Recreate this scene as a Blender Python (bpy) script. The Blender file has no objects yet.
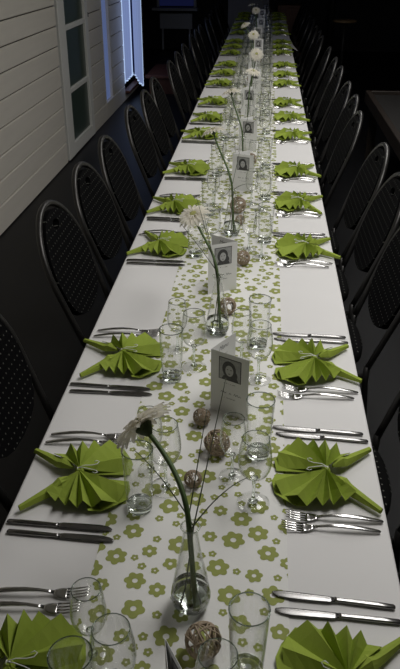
import bpy, bmesh, math, random
import numpy as np
from mathutils import Vector, Matrix
random.seed(7)
sc = bpy.context.scene
COL = sc.collection
PI = math.pi

# ------------------------------------------------------------------ camera, light, exposure
FPX = 708.5
CAM = Vector((0.097, 0.0, 1.745))
FW = Vector((-0.0750918, 0.87216087, -0.48342181))
RT = Vector((0.99622558, 0.08678288, 0.0018209))
UP = Vector((-0.04354085, 0.48146044, 0.87538565))
cd = bpy.data.cameras.new('camera')
cd.sensor_fit = 'VERTICAL'; cd.sensor_height = 36.0; cd.lens = FPX / 669 * 36.0
cd.clip_start = 0.02; cd.clip_end = 100
cam = bpy.data.objects.new('camera', cd); COL.objects.link(cam)
cam.matrix_world = Matrix(((RT.x, UP.x, -FW.x, CAM.x), (RT.y, UP.y, -FW.y, CAM.y), (RT.z, UP.z, -FW.z, CAM.z), (0, 0, 0, 1)))
sc.camera = cam

w = bpy.data.worlds.new('dusk_sky'); sc.world = w; w.use_nodes = True
w.node_tree.nodes['Background'].inputs[0].default_value = (0.25, 0.4, 0.8, 1)
w.node_tree.nodes['Background'].inputs[1].default_value = 0.3

LAMPS = [(0.7, 1.85, 2.50, 20.4), (0.7, 3.95, 2.50, 18.6), (0.7, 6.1, 2.50, 12.9)]
for i, (x, y, z, e) in enumerate(LAMPS):
    ld = bpy.data.lights.new('ceiling_lamp_light', 'AREA'); ld.shape = 'RECTANGLE'; ld.size = 0.62; ld.size_y = 1.3
    ld.energy = e; ld.color = (1.0, 0.983, 0.96)
    lo = bpy.data.objects.new('ceiling_lamp_light', ld); COL.objects.link(lo); lo.location = (x, y, z)
sc.view_settings.view_transform = 'Standard'; sc.view_settings.look = 'None'
sc.view_settings.gamma = 1.0; sc.view_settings.use_curve_mapping = False
sc.view_settings.exposure = 0.0
sc.cycles.transparent_max_bounces = 96
sc.cycles.max_bounces = 14
sc.cycles.transmission_bounces = 14

def ray(px, py):
    return FW * FPX + RT * (px - 200) + UP * (334.5 - py)
def at(px, py, z):
    d = ray(px, py); return CAM + d * ((z - CAM.z) / d.z)
def at_y(px, py, y):
    d = ray(px, py); return CAM + d * ((y - CAM.y) / d.y)
def project(p):
    v = Vector(p) - CAM; d = v.dot(FW)
    if d < 0.05: return (-999, -999)
    return (200 + FPX * v.dot(RT) / d, 334.5 - FPX * v.dot(UP) / d)
def in_frame(p, m=4):
    x, y = project(p); return -m < x < 400 + m and -m < y < 669 + m

# ------------------------------------------------------------------ materials
def mat(name, col, rough=0.6, metal=0.0, noise=None, bump=None, spec=0.5, sheen=0):
    m = bpy.data.materials.new(name); m.use_nodes = True
    nt = m.node_tree; b = nt.nodes['Principled BSDF']
    b.inputs['Base Color'].default_value = (*col, 1); b.inputs['Roughness'].default_value = rough
    b.inputs['Metallic'].default_value = metal; b.inputs['Specular IOR Level'].default_value = spec
    tc = nt.nodes.new('ShaderNodeTexCoord')
    if noise:
        scale, amt, stretch = noise
        mp = nt.nodes.new('ShaderNodeMapping'); mp.inputs['Scale'].default_value = stretch
        n = nt.nodes.new('ShaderNodeTexNoise'); n.inputs['Scale'].default_value = scale; n.inputs['Detail'].default_value = 5
        r = nt.nodes.new('ShaderNodeMix'); r.data_type = 'RGBA'
        r.inputs[6].default_value = (*[c * (1 - amt) for c in col], 1); r.inputs[7].default_value = (*[min(1, c * (1 + amt)) for c in col], 1)
        nt.links.new(tc.outputs['Object'], mp.inputs[0]); nt.links.new(mp.outputs[0], n.inputs['Vector'])
        nt.links.new(n.outputs['Fac'], r.inputs[0]); nt.links.new(r.outputs[2], b.inputs['Base Color'])
    if bump:
        scale, strength = bump
        n2 = nt.nodes.new('ShaderNodeTexNoise'); n2.inputs['Scale'].default_value = scale
        bp = nt.nodes.new('ShaderNodeBump'); bp.inputs['Strength'].default_value = strength; bp.inputs['Distance'].default_value = 0.002
        nt.links.new(tc.outputs['Object'], n2.inputs['Vector']); nt.links.new(n2.outputs['Fac'], bp.inputs['Height'])
        nt.links.new(bp.outputs[0], b.inputs['Normal'])
    return m
def thin_glass(name, tint=(0.992, 0.993, 0.990), ior=1.5, rough=0.02):
    m = bpy.data.materials.new(name); m.use_nodes = True; nt = m.node_tree; nt.nodes.clear()
    o = nt.nodes.new('ShaderNodeOutputMaterial'); mx = nt.nodes.new('ShaderNodeMixShader')
    t = nt.nodes.new('ShaderNodeBsdfTransparent'); g = nt.nodes.new('ShaderNodeBsdfGlossy'); f = nt.nodes.new('ShaderNodeLayerWeight')
    f.inputs['Blend'].default_value = 0.5                       # Schlick: F0 + (1-F0) * facing^5, same from both sides
    p5 = nt.nodes.new('ShaderNodeMath'); p5.operation = 'POWER'; p5.inputs[1].default_value = 5
    f0 = ((ior - 1) / (ior + 1)) ** 2
    ma = nt.nodes.new('ShaderNodeMath'); ma.operation = 'MULTIPLY_ADD'; ma.inputs[1].default_value = 1 - f0; ma.inputs[2].default_value = f0
    pw = nt.nodes.new('ShaderNodeMath'); pw.operation = 'POWER'; pw.inputs[1].default_value = 4.0     # grazing tint: longer path, and darkened outlines in place of refraction
    ab = nt.nodes.new('ShaderNodeMix'); ab.data_type = 'RGBA'; ab.inputs[6].default_value = (*tint, 1); ab.inputs[7].default_value = (0.50, 0.53, 0.505, 1)
    nt.links.new(f.outputs['Facing'], pw.inputs[0]); nt.links.new(pw.outputs[0], ab.inputs[0]); nt.links.new(ab.outputs[2], t.inputs[0])
    g.inputs['Roughness'].default_value = rough; g.inputs[0].default_value = (1, 1, 1, 1)
    nt.links.new(f.outputs['Facing'], p5.inputs[0]); nt.links.new(p5.outputs[0], ma.inputs[0])
    nt.links.new(ma.outputs[0], mx.inputs[0]); nt.links.new(t.outputs[0], mx.inputs[1]); nt.links.new(g.outputs[0], mx.inputs[2])
    nt.links.new(mx.outputs[0], o.inputs[0]); return m
def solid_glass(name, col=(0.96, 0.98, 0.97), ior=1.45):
    m = bpy.data.materials.new(name); m.use_nodes = True; nt = m.node_tree; nt.nodes.clear()
    o = nt.nodes.new('ShaderNodeOutputMaterial'); g = nt.nodes.new('ShaderNodeBsdfGlass')
    g.inputs[0].default_value = (*col, 1); g.inputs['IOR'].default_value = ior; g.inputs['Roughness'].default_value = 0.0
    nt.links.new(g.outputs[0], o.inputs[0]); return m
def emis(name, col, s):
    m = bpy.data.materials.new(name); m.use_nodes = True; nt = m.node_tree
    b = nt.nodes['Principled BSDF']; b.inputs['Base Color'].default_value = (*[c * 0.3 for c in col], 1)
    b.inputs['Emission Color'].default_value = (*col, 1); b.inputs['Emission Strength'].default_value = s
    return m
def dotted(name, base, dot, pitch, rad, axes):
    m = bpy.data.materials.new(name); m.use_nodes = True; nt = m.node_tree; b = nt.nodes['Principled BSDF']
    b.inputs['Roughness'].default_value = 0.95; b.inputs['Specular IOR Level'].default_value = 0.05
    tc = nt.nodes.new('ShaderNodeTexCoord'); sp = nt.nodes.new('ShaderNodeSeparateXYZ'); nt.links.new(tc.outputs['Object'], sp.inputs[0])
    def M(op, a, c=None):
        n = nt.nodes.new('ShaderNodeMath'); n.operation = op
        for k, v in enumerate((a, c)):
            if v is None: continue
            if isinstance(v, (int, float)): n.inputs[k].default_value = v
            else: nt.links.new(v, n.inputs[k])
        return n.outputs[0]
    u = M('DIVIDE', sp.outputs[axes[0]], pitch); v = M('DIVIDE', sp.outputs[axes[1]], pitch)
    sh = M('MULTIPLY', M('MODULO', M('ADD', M('FLOOR', v), 100), 2), 0.5)
    fu = M('SUBTRACT', M('FRACT', M('ADD', M('ADD', u, sh), 50)), 0.5); fv = M('SUBTRACT', M('FRACT', M('ADD', v, 50)), 0.5)
    r2 = M('ADD', M('MULTIPLY', fu, fu), M('MULTIPLY', fv, fv))
    k = M('LESS_THAN', r2, (rad / pitch) ** 2)
    mx = nt.nodes.new('ShaderNodeMix'); mx.data_type = 'RGBA'
    mx.inputs[6].default_value = (*base, 1); mx.inputs[7].default_value = (*dot, 1)
    nt.links.new(k, mx.inputs[0]); nt.links.new(mx.outputs[2], b.inputs['Base Color']); return m

def petal_mat():
    m = mat('petal_cream', (0.9, 0.87, 0.79), 0.7); nt = m.node_tree; b = nt.nodes['Principled BSDF']; o = nt.nodes['Material Output']
    t = nt.nodes.new('ShaderNodeBsdfTranslucent'); t.inputs[0].default_value = (0.92, 0.88, 0.78, 1)
    mx = nt.nodes.new('ShaderNodeMixShader'); mx.inputs[0].default_value = 0.45
    nt.links.new(b.outputs[0], mx.inputs[1]); nt.links.new(t.outputs[0], mx.inputs[2]); nt.links.new(mx.outputs[0], o.inputs[0]); return m
MT = dict(
    cloth=mat('tablecloth_paper', (0.74, 0.73, 0.72), 0.85, noise=(9, 0.02, (1, 1, 1)), bump=(40, 0.08)),
    runner=mat('runner_fleece', (0.79, 0.785, 0.76), 0.9, bump=(160, 0.15)),
    print_green=mat('flower_print_green', (0.29, 0.32, 0.085), 0.85, noise=(30, 0.15, (1, 1, 1))),
    napkin=mat('napkin_green', (0.30, 0.385, 0.052), 0.8, noise=(25, 0.06, (1, 1, 1)), bump=(300, 0.12), spec=0.25),
    steel=mat('polished_steel', (0.62, 0.61, 0.60), 0.16, 1.0),
    steel_dark=mat('brushed_steel', (0.30, 0.295, 0.29), 0.24, 1.0),
    glass=thin_glass('clear_glass'), glass_solid=solid_glass('thick_clear_glass'), glass_rim=solid_glass('glass_rim', (0.55, 0.6, 0.56)), water=solid_glass('water', (0.97, 0.99, 0.98), 1.33),
    wire=mat('white_wire', (0.8, 0.8, 0.8), 0.35),
    wicker=mat('wicker', (0.34, 0.265, 0.185), 0.75, noise=(60, 0.5, (1, 1, 1))),
    stem=mat('gerbera_stem', (0.075, 0.125, 0.035), 0.6, noise=(30, 0.3, (1, 1, 1))),
    blade=mat('grass_blade', (0.045, 0.06, 0.028), 0.6),
    petal=petal_mat(), disc=mat('flower_disc', (0.36, 0.36, 0.12), 0.8, noise=(300, 0.4, (1, 1, 1))),
    calyx=mat('calyx_green', (0.05, 0.075, 0.025), 0.7),
    card=mat('card_paper', (0.86, 0.86, 0.85), 0.7), ink=mat('print_ink', (0.03, 0.03, 0.03), 0.6),
    ink_soft=mat('print_ink_soft', (0.16, 0.16, 0.16), 0.6), photo=mat('print_grey', (0.4, 0.4, 0.4), 0.5, noise=(90, 0.5, (1, 1, 1))),
    face=mat('print_face', (0.52, 0.52, 0.52), 0.5), hair=mat('print_hair', (0.06, 0.06, 0.06), 0.5, noise=(200, 0.6, (1, 0.2, 1))),
    pad=dotted('dotted_upholstery', (0.0035, 0.0035, 0.0038), (0.10, 0.10, 0.09), 0.024, 0.0024, (1, 2)),
    seat=dotted('dotted_seat_fabric', (0.005, 0.005, 0.005), (0.11, 0.11, 0.10), 0.024, 0.0024, (1, 0)),
    frame=mat('chair_frame_metal', (0.068, 0.066, 0.064), 0.38, 0.8, bump=(400, 0.1)),
    floor=mat('dark_floor', (0.0042, 0.0042, 0.005), 0.45, noise=(4, 0.45, (6, 1, 1)), bump=(30, 0.1), spec=0.28),
    plank=mat('white_painted_wood', (0.69, 0.655, 0.585), 0.55, noise=(5, 0.09, (1, 0.35, 4)), bump=(25, 0.08)),
    gap=mat('plank_gap_backing', (0.03, 0.027, 0.024), 0.9),
    white_frame=mat('white_frame_paint', (0.74, 0.74, 0.70), 0.4),
    pane=mat('frosted_dark_green_glass', (0.05, 0.075, 0.06), 0.3, noise=(40, 0.2, (1, 1, 1))),
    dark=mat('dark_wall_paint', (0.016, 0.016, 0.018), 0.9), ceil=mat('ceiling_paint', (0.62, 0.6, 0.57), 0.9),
    wood_dark=mat('dark_wood', (0.02, 0.014, 0.010), 0.45, noise=(6, 0.4, (8, 1, 1))),
    wood_black=mat('blackened_wood', (0.006, 0.005, 0.004), 0.7, noise=(6, 0.4, (8, 1, 1))),
    wood_red=mat('red_brown_wood', (0.11, 0.04, 0.022), 0.5, noise=(6, 0.4, (8, 1, 1))),
    wood_pale=mat('pale_brown_wood', (0.3, 0.2, 0.1), 0.4),
    black=mat('black_metal', (0.02, 0.02, 0.02), 0.5), white=mat('white_plastic', (0.7, 0.7, 0.7), 0.4),
    grey_door=mat('pale_grey_door', (0.30, 0.31, 0.36), 0.6), rad=mat('radiator_paint', (0.35, 0.37, 0.42), 0.4),
    daylight=emis('glowing_curtain', (0.156, 0.205, 0.376), 0.95), daylight_dim=emis('daylit_narrow_pane', (0.075, 0.105, 0.22), 0.9),  # curtain fabric glows itself, standing in for daylight coming through it
    blue_blind=emis('daylit_blue_blind', (0.05, 0.07, 0.35), 0.06),
    curtain_edge=emis('glowing_curtain_line', (0.42, 0.55, 0.80), 1.0),  # stronger glow that paints the bright lines along hem and folds
    lamp_glow=emis('lamp_diffuser', (1.0, 0.95, 0.88), 1.0),
)

# ------------------------------------------------------------------ mesh helpers
class MB:
    def __init__(s): s.v = []; s.f = []; s.mi = []
    def add(s, vs, fs, mi=0):
        o = len(s.v); s.v += [tuple(v) for v in vs]; s.f += [tuple(i + o for i in f) for f in fs]; s.mi += [mi] * len(fs); return s
    def box(s, x0, x1, y0, y1, z0, z1, mi=0):
        return s.add([(x0, y0, z0), (x1, y0, z0), (x1, y1, z0), (x0, y1, z0), (x0, y0, z1), (x1, y0, z1), (x1, y1, z1), (x0, y1, z1)],
                     [(0, 3, 2, 1), (4, 5, 6, 7), (0, 1, 5, 4), (1, 2, 6, 5), (2, 3, 7, 6), (3, 0, 4, 7)], mi)
    def tube(s, pts, rad, n=8, mi=0, closed=False):
        pts = [Vector(p) for p in pts]; N = len(pts); R = rad if isinstance(rad, (list, tuple)) else [rad] * N
        vs = []; prev = None
        for i, p in enumerate(pts):
            if closed: t = pts[(i + 1) % N] - pts[i - 1]
            else: t = pts[min(i + 1, N - 1)] - pts[max(i - 1, 0)]
            t.normalize()
            if prev is None:
                a = Vector((0, 0, 1)) if abs(t.z) < 0.9 else Vector((1, 0, 0)); x = t.cross(a).normalized()
            else:
                x = prev - t * prev.dot(t); x.normalize()
            prev = x; y = t.cross(x)
            for k in range(n):
                a = 2 * PI * k / n; vs.append(p + (x * math.cos(a) + y * math.sin(a)) * R[i])
        fs = []
        for i in range(N if closed else N - 1):
            j = (i + 1) % N
            for k in range(n): fs.append((i * n + k, i * n + (k + 1) % n, j * n + (k + 1) % n, j * n + k))
        if not closed: fs += [tuple(range(n))[::-1], tuple(range((N - 1) * n, N * n))]
        return s.add(vs, fs, mi)
    def lathe(s, prof, n=24, mi=0):           # closed profile (r,z): first and last may sit on the axis
        vs = []; idx = []
        for r, z in prof:
            if r < 1e-6: idx.append([len(vs)] * n); vs.append((0, 0, z))
            else:
                idx.append(list(range(len(vs), len(vs) + n)))
                for k in range(n): vs.append((r * math.cos(2 * PI * k / n), r * math.sin(2 * PI * k / n), z))
        fs = []
        for i in range(len(prof) - 1):
            for k in range(n):
                q = (idx[i][k], idx[i][(k + 1) % n], idx[i + 1][(k + 1) % n], idx[i + 1][k])
                q = tuple(dict.fromkeys(q))
                if len(q) >= 3: fs.append(q)
        return s.add(vs, fs, mi)
    def mesh(s, name, mats, smooth=False, fix=False):
        me = bpy.data.meshes.new(name); me.from_pydata(s.v, [], s.f)
        if not isinstance(mats, (list, tuple)): mats = [mats]
        for m in mats: me.materials.append(MT[m] if isinstance(m, str) else m)
        me.polygons.foreach_set('material_index', s.mi)
        if smooth: me.polygons.foreach_set('use_smooth', [True] * len(s.f))
        me.update()
        if fix:
            bm = bmesh.new(); bm.from_mesh(me); bmesh.ops.recalc_face_normals(bm, faces=bm.faces); bm.to_mesh(me); bm.free()
        return me
def soft(me, ang=40):
    try: me.set_sharp_from_angle(angle=math.radians(ang))
    except Exception: pass
    return me
def obj(name, me, parent=None, loc=None, rz=None):
    o = bpy.data.objects.new(name, me); COL.objects.link(o)
    if parent is not None: o.parent = parent
    if loc is not None: o.location = loc
    if rz is not None: o.rotation_euler = (0, 0, rz)
    return o
def tag(o, label, cat, group=None):
    o['label'] = label; o['category'] = cat
    if group: o['group'] = group
    return o
def thing(name, label, cat, loc=(0, 0, 0), rz=0.0, group=None):
    return tag(obj(name, None, None, loc, rz), label, cat, group)
def struct(name, me, parent=None, label=None):
    o = obj(name, me, parent)
    if parent is None: o['kind'] = 'structure'
    if label: o['label'] = label
    return o
def bevel_box(x0, x1, y0, y1, z0, z1, b, m, name='part', seg=1):
    me = MB().box(x0, x1, y0, y1, z0, z1).mesh(name, m)
    bm = bmesh.new(); bm.from_mesh(me)
    bmesh.ops.bevel(bm, geom=bm.edges[:], offset=b, segments=seg, affect='EDGES', profile=0.5); bm.to_mesh(me); bm.free(); return me
ORD = ['nearest', 'second', 'third', 'fourth', 'fifth', 'sixth', 'seventh', 'eighth', 'ninth', 'tenth', 'eleventh', 'twelfth', 'thirteenth',
       'fourteenth', 'fifteenth', 'sixteenth', 'seventeenth', 'eighteenth', 'nineteenth', 'twentieth', 'twenty-first', 'twenty-second']

# ------------------------------------------------------------------ the room
ZT = 0.745
YF = 14.2
struct('floor', MB().box(-3.2, 4.2, -2.6, YF, -0.05, 0.0).mesh('floor', 'floor'), None, 'dark worn floor under the long table')
struct('ceiling', MB().box(-3.2, 4.2, -2.6, YF, 2.6, 2.65).mesh('ceiling', 'ceil'), None, 'pale ceiling over the room')
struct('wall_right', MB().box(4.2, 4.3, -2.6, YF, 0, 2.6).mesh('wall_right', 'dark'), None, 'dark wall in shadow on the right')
struct('wall_front', MB().box(-3.2, 4.2, -2.7, -2.6, 0, 2.6).mesh('wall_front', 'plank'), None, 'white painted wall behind the near end of the table')  # unseen wall, made pale to bounce light onto camera-facing surfaces
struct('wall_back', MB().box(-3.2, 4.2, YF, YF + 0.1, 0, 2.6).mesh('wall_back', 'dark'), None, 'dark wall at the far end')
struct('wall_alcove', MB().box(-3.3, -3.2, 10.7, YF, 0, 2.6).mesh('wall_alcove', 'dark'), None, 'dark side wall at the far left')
WX = -1.64
wall = struct('wall_left', MB().box(WX - 0.12, WX - 0.022, -2.6, 6.26, 0, 2.6).box(WX - 0.12, WX - 0.022, 7.36, 8.0, 0, 2.6).box(WX - 0.12, WX - 0.022, 8.42, 9.16, 0, 2.6)
              .box(WX - 0.12, WX - 0.022, 10.5, 10.7, 0, 2.6).box(WX - 0.12, WX - 0.022, 8.0, 8.42, 0, 0.18).box(WX - 0.12, WX - 0.022, 9.16, 10.5, 0, 0.12)
              .box(WX - 0.12, WX - 0.022, 8.0, 8.42, 2.2, 2.6).box(WX - 0.12, WX - 0.022, 9.16, 10.5, 2.2, 2.6).box(WX - 0.12, WX - 0.022, 6.26, 7.36, 2.12, 2.6)
              .box(-3.2, WX - 0.02, 10.62, 10.7, 0, 2.6).mesh('wall_left', 'gap'), None, 'wall clad with white horizontal boards on the left')
levels = [0.0, 0.185, 0.34, 0.49, 0.655, 0.825, 0.985, 1.14, 1.295, 1.455, 1.61, 1.765, 1.92, 2.075, 2.23, 2.385, 2.54, 2.6]
segs = [(-2.6, 6.245), (7.36, 8.0), (8.42, 9.16), (10.5, 10.7)]
pm = {}
for a, b in segs:
    for k in range(len(levels) - 1):
        h = levels[k + 1] - levels[k]; key = (a, round(h, 3))
        if key not in pm:
            pm[key] = bevel_box(-0.022, 0.0, a, b, 0.0045, h - 0.0045, 0.005, 'plank', 'plank')
        if h < 0.1: continue
        obj('plank', pm[key], wall, (WX, 0, levels[k]))
obj('plank', bevel_box(-0.022, 0.0, 8.0, 8.42, 0.003, 0.16, 0.005, 'plank', 'plank'), wall, (WX, 0, 0))
obj('plank', bevel_box(-0.022, 0.0, 9.16, 10.5, 0.003, 0.088, 0.005, 'plank', 'plank'), wall, (WX, 0, 0))
# glazed white door
d1 = struct('door_1', MB().box(WX - 0.05, WX - 0.025, 6.3, 7.34, 0.0, 2.12).mesh('door_1', 'gap'), None, 'white glazed door with frosted dark panes')
for nm, a in (('stile', (WX - 0.025, WX + 0.012, 6.275, 6.49, 0.012, 2.1)), ('stile', (WX - 0.025, WX + 0.012, 7.22, 7.345, 0.012, 2.1)),
              ('bottom_rail', (WX - 0.025, WX + 0.010, 6.49, 7.22, 0.012, 0.125)), ('top_rail', (WX - 0.025, WX + 0.010, 6.49, 7.22, 2.02, 2.1))):
    obj(nm, bevel_box(*a, 0.004, 'white_frame', nm), d1)
for z in (0.58, 1.10, 1.60):
    obj('glazing_bar', bevel_box(WX - 0.02, WX + 0.008, 6.49, 7.22, z - 0.022, z + 0.022, 0.004, 'white_frame', 'glazing_bar'), d1)
for z0, z1 in ((0.125, 0.558), (0.602, 1.078), (1.122, 1.578), (1.622, 2.02)):
    obj('pane', MB().box(WX - 0.02, WX - 0.012, 6.49, 7.22, z0, z1).mesh('pane', 'pane'), d1)
obj('hinge', MB().tube([(WX + 0.010, 7.352, 1.12), (WX + 0.010, 7.352, 1.16)], 0.006, 8).mesh('hinge', 'black'), d1)
# narrow window with a pale blue pane
w1 = struct('window_1', MB().box(WX - 0.045, WX - 0.03, 8.0, 8.42, 0.18, 2.2).mesh('window_1', 'daylight_dim'), None, 'narrow pale blue window in the boarded wall')
for a in ((8.0, 8.035), (8.385, 8.42)):
    obj('window_frame', bevel_box(WX - 0.045, WX - 0.0, *a, 0.18, 2.2, 0.003, 'plank', 'window_frame'), w1)
obj('window_sill', bevel_box(WX - 0.09, WX + 0.01, 8.0, 8.42, 0.16, 0.19, 0.003, 'plank', 'window_sill'), w1)
# daylit window with hanging curtains
w2 = struct('window_2', MB().box(WX - 0.11, WX - 0.10, 9.16, 10.5, 0.12, 2.2).mesh('window_2', 'blue_blind'), None, 'daylit window behind pale blue curtains')
obj('window_sill', bevel_box(WX - 0.10, WX + 0.06, 9.16, 10.5, 0.09, 0.12, 0.004, 'wood_red', 'window_sill'), w2)
def curtain(x0, y0, x1, y1, n, amp):
    mb = MB(); vs = []; N = 60; d = Vector((x1 - x0, y1 - y0, 0)); nn = Vector((-d.y, d.x, 0)).normalized()
    for i in range(N + 1):
        t = i / N; p = Vector((x0, y0, 0)) + d * t + nn * (amp * math.sin(t * n * 2 * PI))
        vs += [(p.x, p.y, 0.21), (p.x, p.y, 2.25)]
    fs = [(2 * i, 2 * i + 2, 2 * i + 3, 2 * i + 1) for i in range(N)]
    return mb.add(vs, fs), vs
for (a, lab) in (((WX - 0.01, 9.22, WX - 0.03, 9.93, 4.5, 0.018), 'pale blue daylit curtain hanging flat along the boarded wall'),
                 ((WX - 0.0, 9.93, -1.40, 9.02, 4.5, 0.018), 'pale blue daylit curtain pulled out into the room')):
    mb, vs = curtain(*a)
    t = thing('curtain', lab, 'curtain', (0, 0, 0), 0, 'curtains at the far left window')
    cm = mb.mesh('curtain', 'daylight', True); o = obj('fabric', cm, t)
    md = o.modifiers.new('thick', 'SOLIDIFY'); md.thickness = 0.004
    obj('hem', MB().tube([(v[0], v[1], 0.215) for v in vs[::2]], 0.009, 6).mesh('hem', 'curtain_edge', True), t)
    for f in ((0.0, 0.80, 0.97) if 'flat' in lab else (0.06, 0.5, 0.98)):
        i = int(f * 60) * 2
        obj('fold_glow', MB().tube([(vs[i][0], vs[i][1], 0.2), (vs[i][0], vs[i][1], 2.25)], 0.009, 6).mesh('fold_glow', 'curtain_edge', True), t)  # glowing tube for the bright line down a fold
obj_rod = tag(obj('curtain_rail', MB().box(-1.70, -1.36, 9.0, 10.0, 2.26, 2.29).mesh('curtain_rail', 'black')), 'black curtain rail above the far left window', 'rail')
# far end: grey door, window with blue blind, radiator
d2 = struct('door_2', MB().box(-0.62, 0.12, YF - 0.05, YF - 0.001, 0.0, 2.05).mesh('door_2', 'grey_door'), None, 'pale grey door behind the far end of the table')
obj('door_handle', MB().tube([(-0.55, YF - 0.08, 1.03), (-0.44, YF - 0.08, 1.03)], 0.01, 8).mesh('door_handle', 'steel'), d2)
obj('door_panel', bevel_box(-0.52, 0.02, YF - 0.06, YF - 0.05, 0.15, 0.95, 0.004, 'grey_door', 'door_panel'), d2)
obj('door_panel', bevel_box(-0.52, 0.02, YF - 0.06, YF - 0.05, 1.1, 1.95, 0.004, 'grey_door', 'door_panel'), d2)
w3 = struct('window_3', MB().box(-1.9, -1.25, YF - 0.03, YF - 0.001, 0.74, 1.9).mesh('window_3', 'blue_blind'), None, 'far window with a blue blind')
obj('window_sill', bevel_box(-2.0, -1.17, YF - 0.22, YF - 0.001, 0.67, 0.715, 0.004, 'rad', 'window_sill'), w3)
for x in (-1.93, -1.25): obj('window_frame', bevel_box(x, x + 0.05, YF - 0.05, YF - 0.001, 0.72, 1.95, 0.003, 'rad', 'window_frame'), w3)
t = thing('radiator', 'grey radiator panel below the far window', 'radiator', (-1.57, YF - 0.1, 0.0))
obj('panel', bevel_box(-0.3, 0.3, -0.03, 0.03, 0.36, 0.62, 0.006, 'rad', 'panel'), t)
for x in (-0.25, 0.25): obj('foot', MB().box(x - 0.015, x + 0.015, -0.02, 0.02, 0, 0.36).mesh('foot', 'rad'), t)

# ------------------------------------------------------------------ ceiling lamps
housing = MB().box(-0.35, 0.35, -0.69, -0.66, 0.01, 0.1).box(-0.35, 0.35, 0.66, 0.69, 0.01, 0.1).box(-0.35, -0.32, -0.66, 0.66, 0.01, 0.1).box(0.32, 0.35, -0.66, 0.66, 0.01, 0.1).box(-0.32, 0.32, -0.66, 0.66, 0.08, 0.1).mesh('housing', 'white')
diffuser = MB().box(-0.315, 0.315, -0.655, 0.655, 0.03, 0.036).mesh('diffuser', 'lamp_glow')
for i, (x, y, z, e) in enumerate(LAMPS):
    t = thing('ceiling_lamp', f'flat rectangular ceiling lamp, {["nearest", "middle", "farthest"][i]} of three above the table', 'lamp', (x, y, z), 0, 'ceiling lamps above the table')
    obj('housing', housing, t); obj('diffuser', diffuser, t)

# ------------------------------------------------------------------ tables, cloths, runner
HW = 0.378; Y0 = 0.25; Y1 = 12.85; NT = 7
top_m = bevel_box(-HW + 0.012, HW - 0.012, 0.004, 1.796, 0.715, 0.7425, 0.003, 'wood_dark', 'tabletop')
leg_m = soft(MB().lathe([(0, 0), (0.06, 0), (0.06, 0.008), (0.028, 0.02), (0.028, 0.69), (0.055, 0.714), (0, 0.714)], 14).mesh('leg', 'black', True))
for k in range(NT):
    t = thing('banquet_table', f'{ORD[k]} of seven banquet tables from the camera, under the white cloth', 'table', (0, Y0 + 1.8 * k, 0), 0, 'tables pushed end to end')
    obj('tabletop', top_m, t)
    for yy in (0.3, 1.5): obj('leg', leg_m, t, (0, yy, 0))
    obj('apron', MB().box(-0.3, 0.3, 0.1, 0.13, 0.64, 0.715).box(-0.3, 0.3, 1.67, 1.70, 0.64, 0.715).box(-0.3, -0.28, 0.1, 1.7, 0.64, 0.715).box(0.28, 0.3, 0.1, 1.7, 0.64, 0.715).mesh('apron', 'black'), t)
def cloth_mesh(y0, y1, near_drop, far_drop, seed):
    rng = random.Random(seed); e = 0.0
    prof = []                                  # cross-section half profile (x outward, z)
    R = 0.007
    for k in range(5):
        a = PI / 2 * k / 4; prof.append((HW - R + R * math.sin(a), ZT - R + R * math.cos(a)))
    for z in (0.70, 0.66, 0.62, 0.58, 0.545): prof.append((HW + 0.002, z))
    xs = [-HW + R] + [-HW + R + (2 * HW - 2 * R) * i / 14 for i in range(1, 14)] + [HW - R]
    sec = [(-x, z) for x, z in prof[::-1]][:-1] + [(x, ZT) for x in xs] + prof[1:]
    ys = list(np.arange(y0, y1, 0.09)) + [y1]; m = len(sec); vs = []; fs = []
    for j, y in enumerate(ys):
        for (x, z) in sec:
            dr = max(0, ZT - 0.01 - z); s = 1 if x > 0 else -1
            vs.append((x + s * dr * 0.14 * (0.6 + 0.5 * math.sin(y * 7 + seed + 1.3 * s) + 0.3 * math.sin(y * 17 + s)), y, z))
    for j in range(len(ys) - 1):
        for i in range(m - 1): fs.append((j * m + i, j * m + i + 1, (j + 1) * m + i + 1, (j + 1) * m + i))
    for flag, j, sg in ((near_drop, 0, -1), (far_drop, len(ys) - 1, 1)):
        if not flag: continue
        yy = ys[j] + sg * 0.006; o = len(vs)
        base = [(x, ZT) for x in xs]
        for q, (x, z) in enumerate(base):
            vs.append((x, yy, ZT - 0.008)); vs.append((x, yy + sg * 0.01, 0.55))
        off = len([1 for x, z in prof[::-1]][:-1])
        for q in range(len(base)):
            if q < len(base) - 1:
                fs.append((o + 2 * q, o + 2 * q + 2, o + 2 * q + 3, o + 2 * q + 1))
                fs.append((j * m + off + q, j * m + off + q + 1, o + 2 * q + 2, o + 2 * q))
    mb = MB().add(vs, fs); return soft(mb.mesh('tablecloth', 'cloth', True, True), 60)
tag(obj('tablecloth', cloth_mesh(Y0 - 0.01, 8.42, True, False, 1)), 'long white tablecloth over the near tables, lying under the green-flowered runner', 'tablecloth', 'white tablecloths')
tc2 = thing('tablecloth', 'white tablecloth over the farthest tables, one corner sticking out at right', 'tablecloth', (0, 0, 0), 0, 'white tablecloths')
obj('cloth_sheet', cloth_mesh(8.425, Y1 + 0.01, False, True, 2), tc2)
flap = MB().add([(HW - 0.0, 8.43, ZT - 0.004), (HW - 0.0, 9.3, ZT - 0.004), (HW + 0.07, 8.34, ZT - 0.03), (HW + 0.03, 8.75, ZT - 0.02)], [(0, 2, 3), (0, 3, 1)]).mesh('loose_corner', 'cloth')
fo = obj('loose_corner', flap, tc2); md = fo.modifiers.new('thick', 'SOLIDIFY'); md.thickness = 0.001

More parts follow.
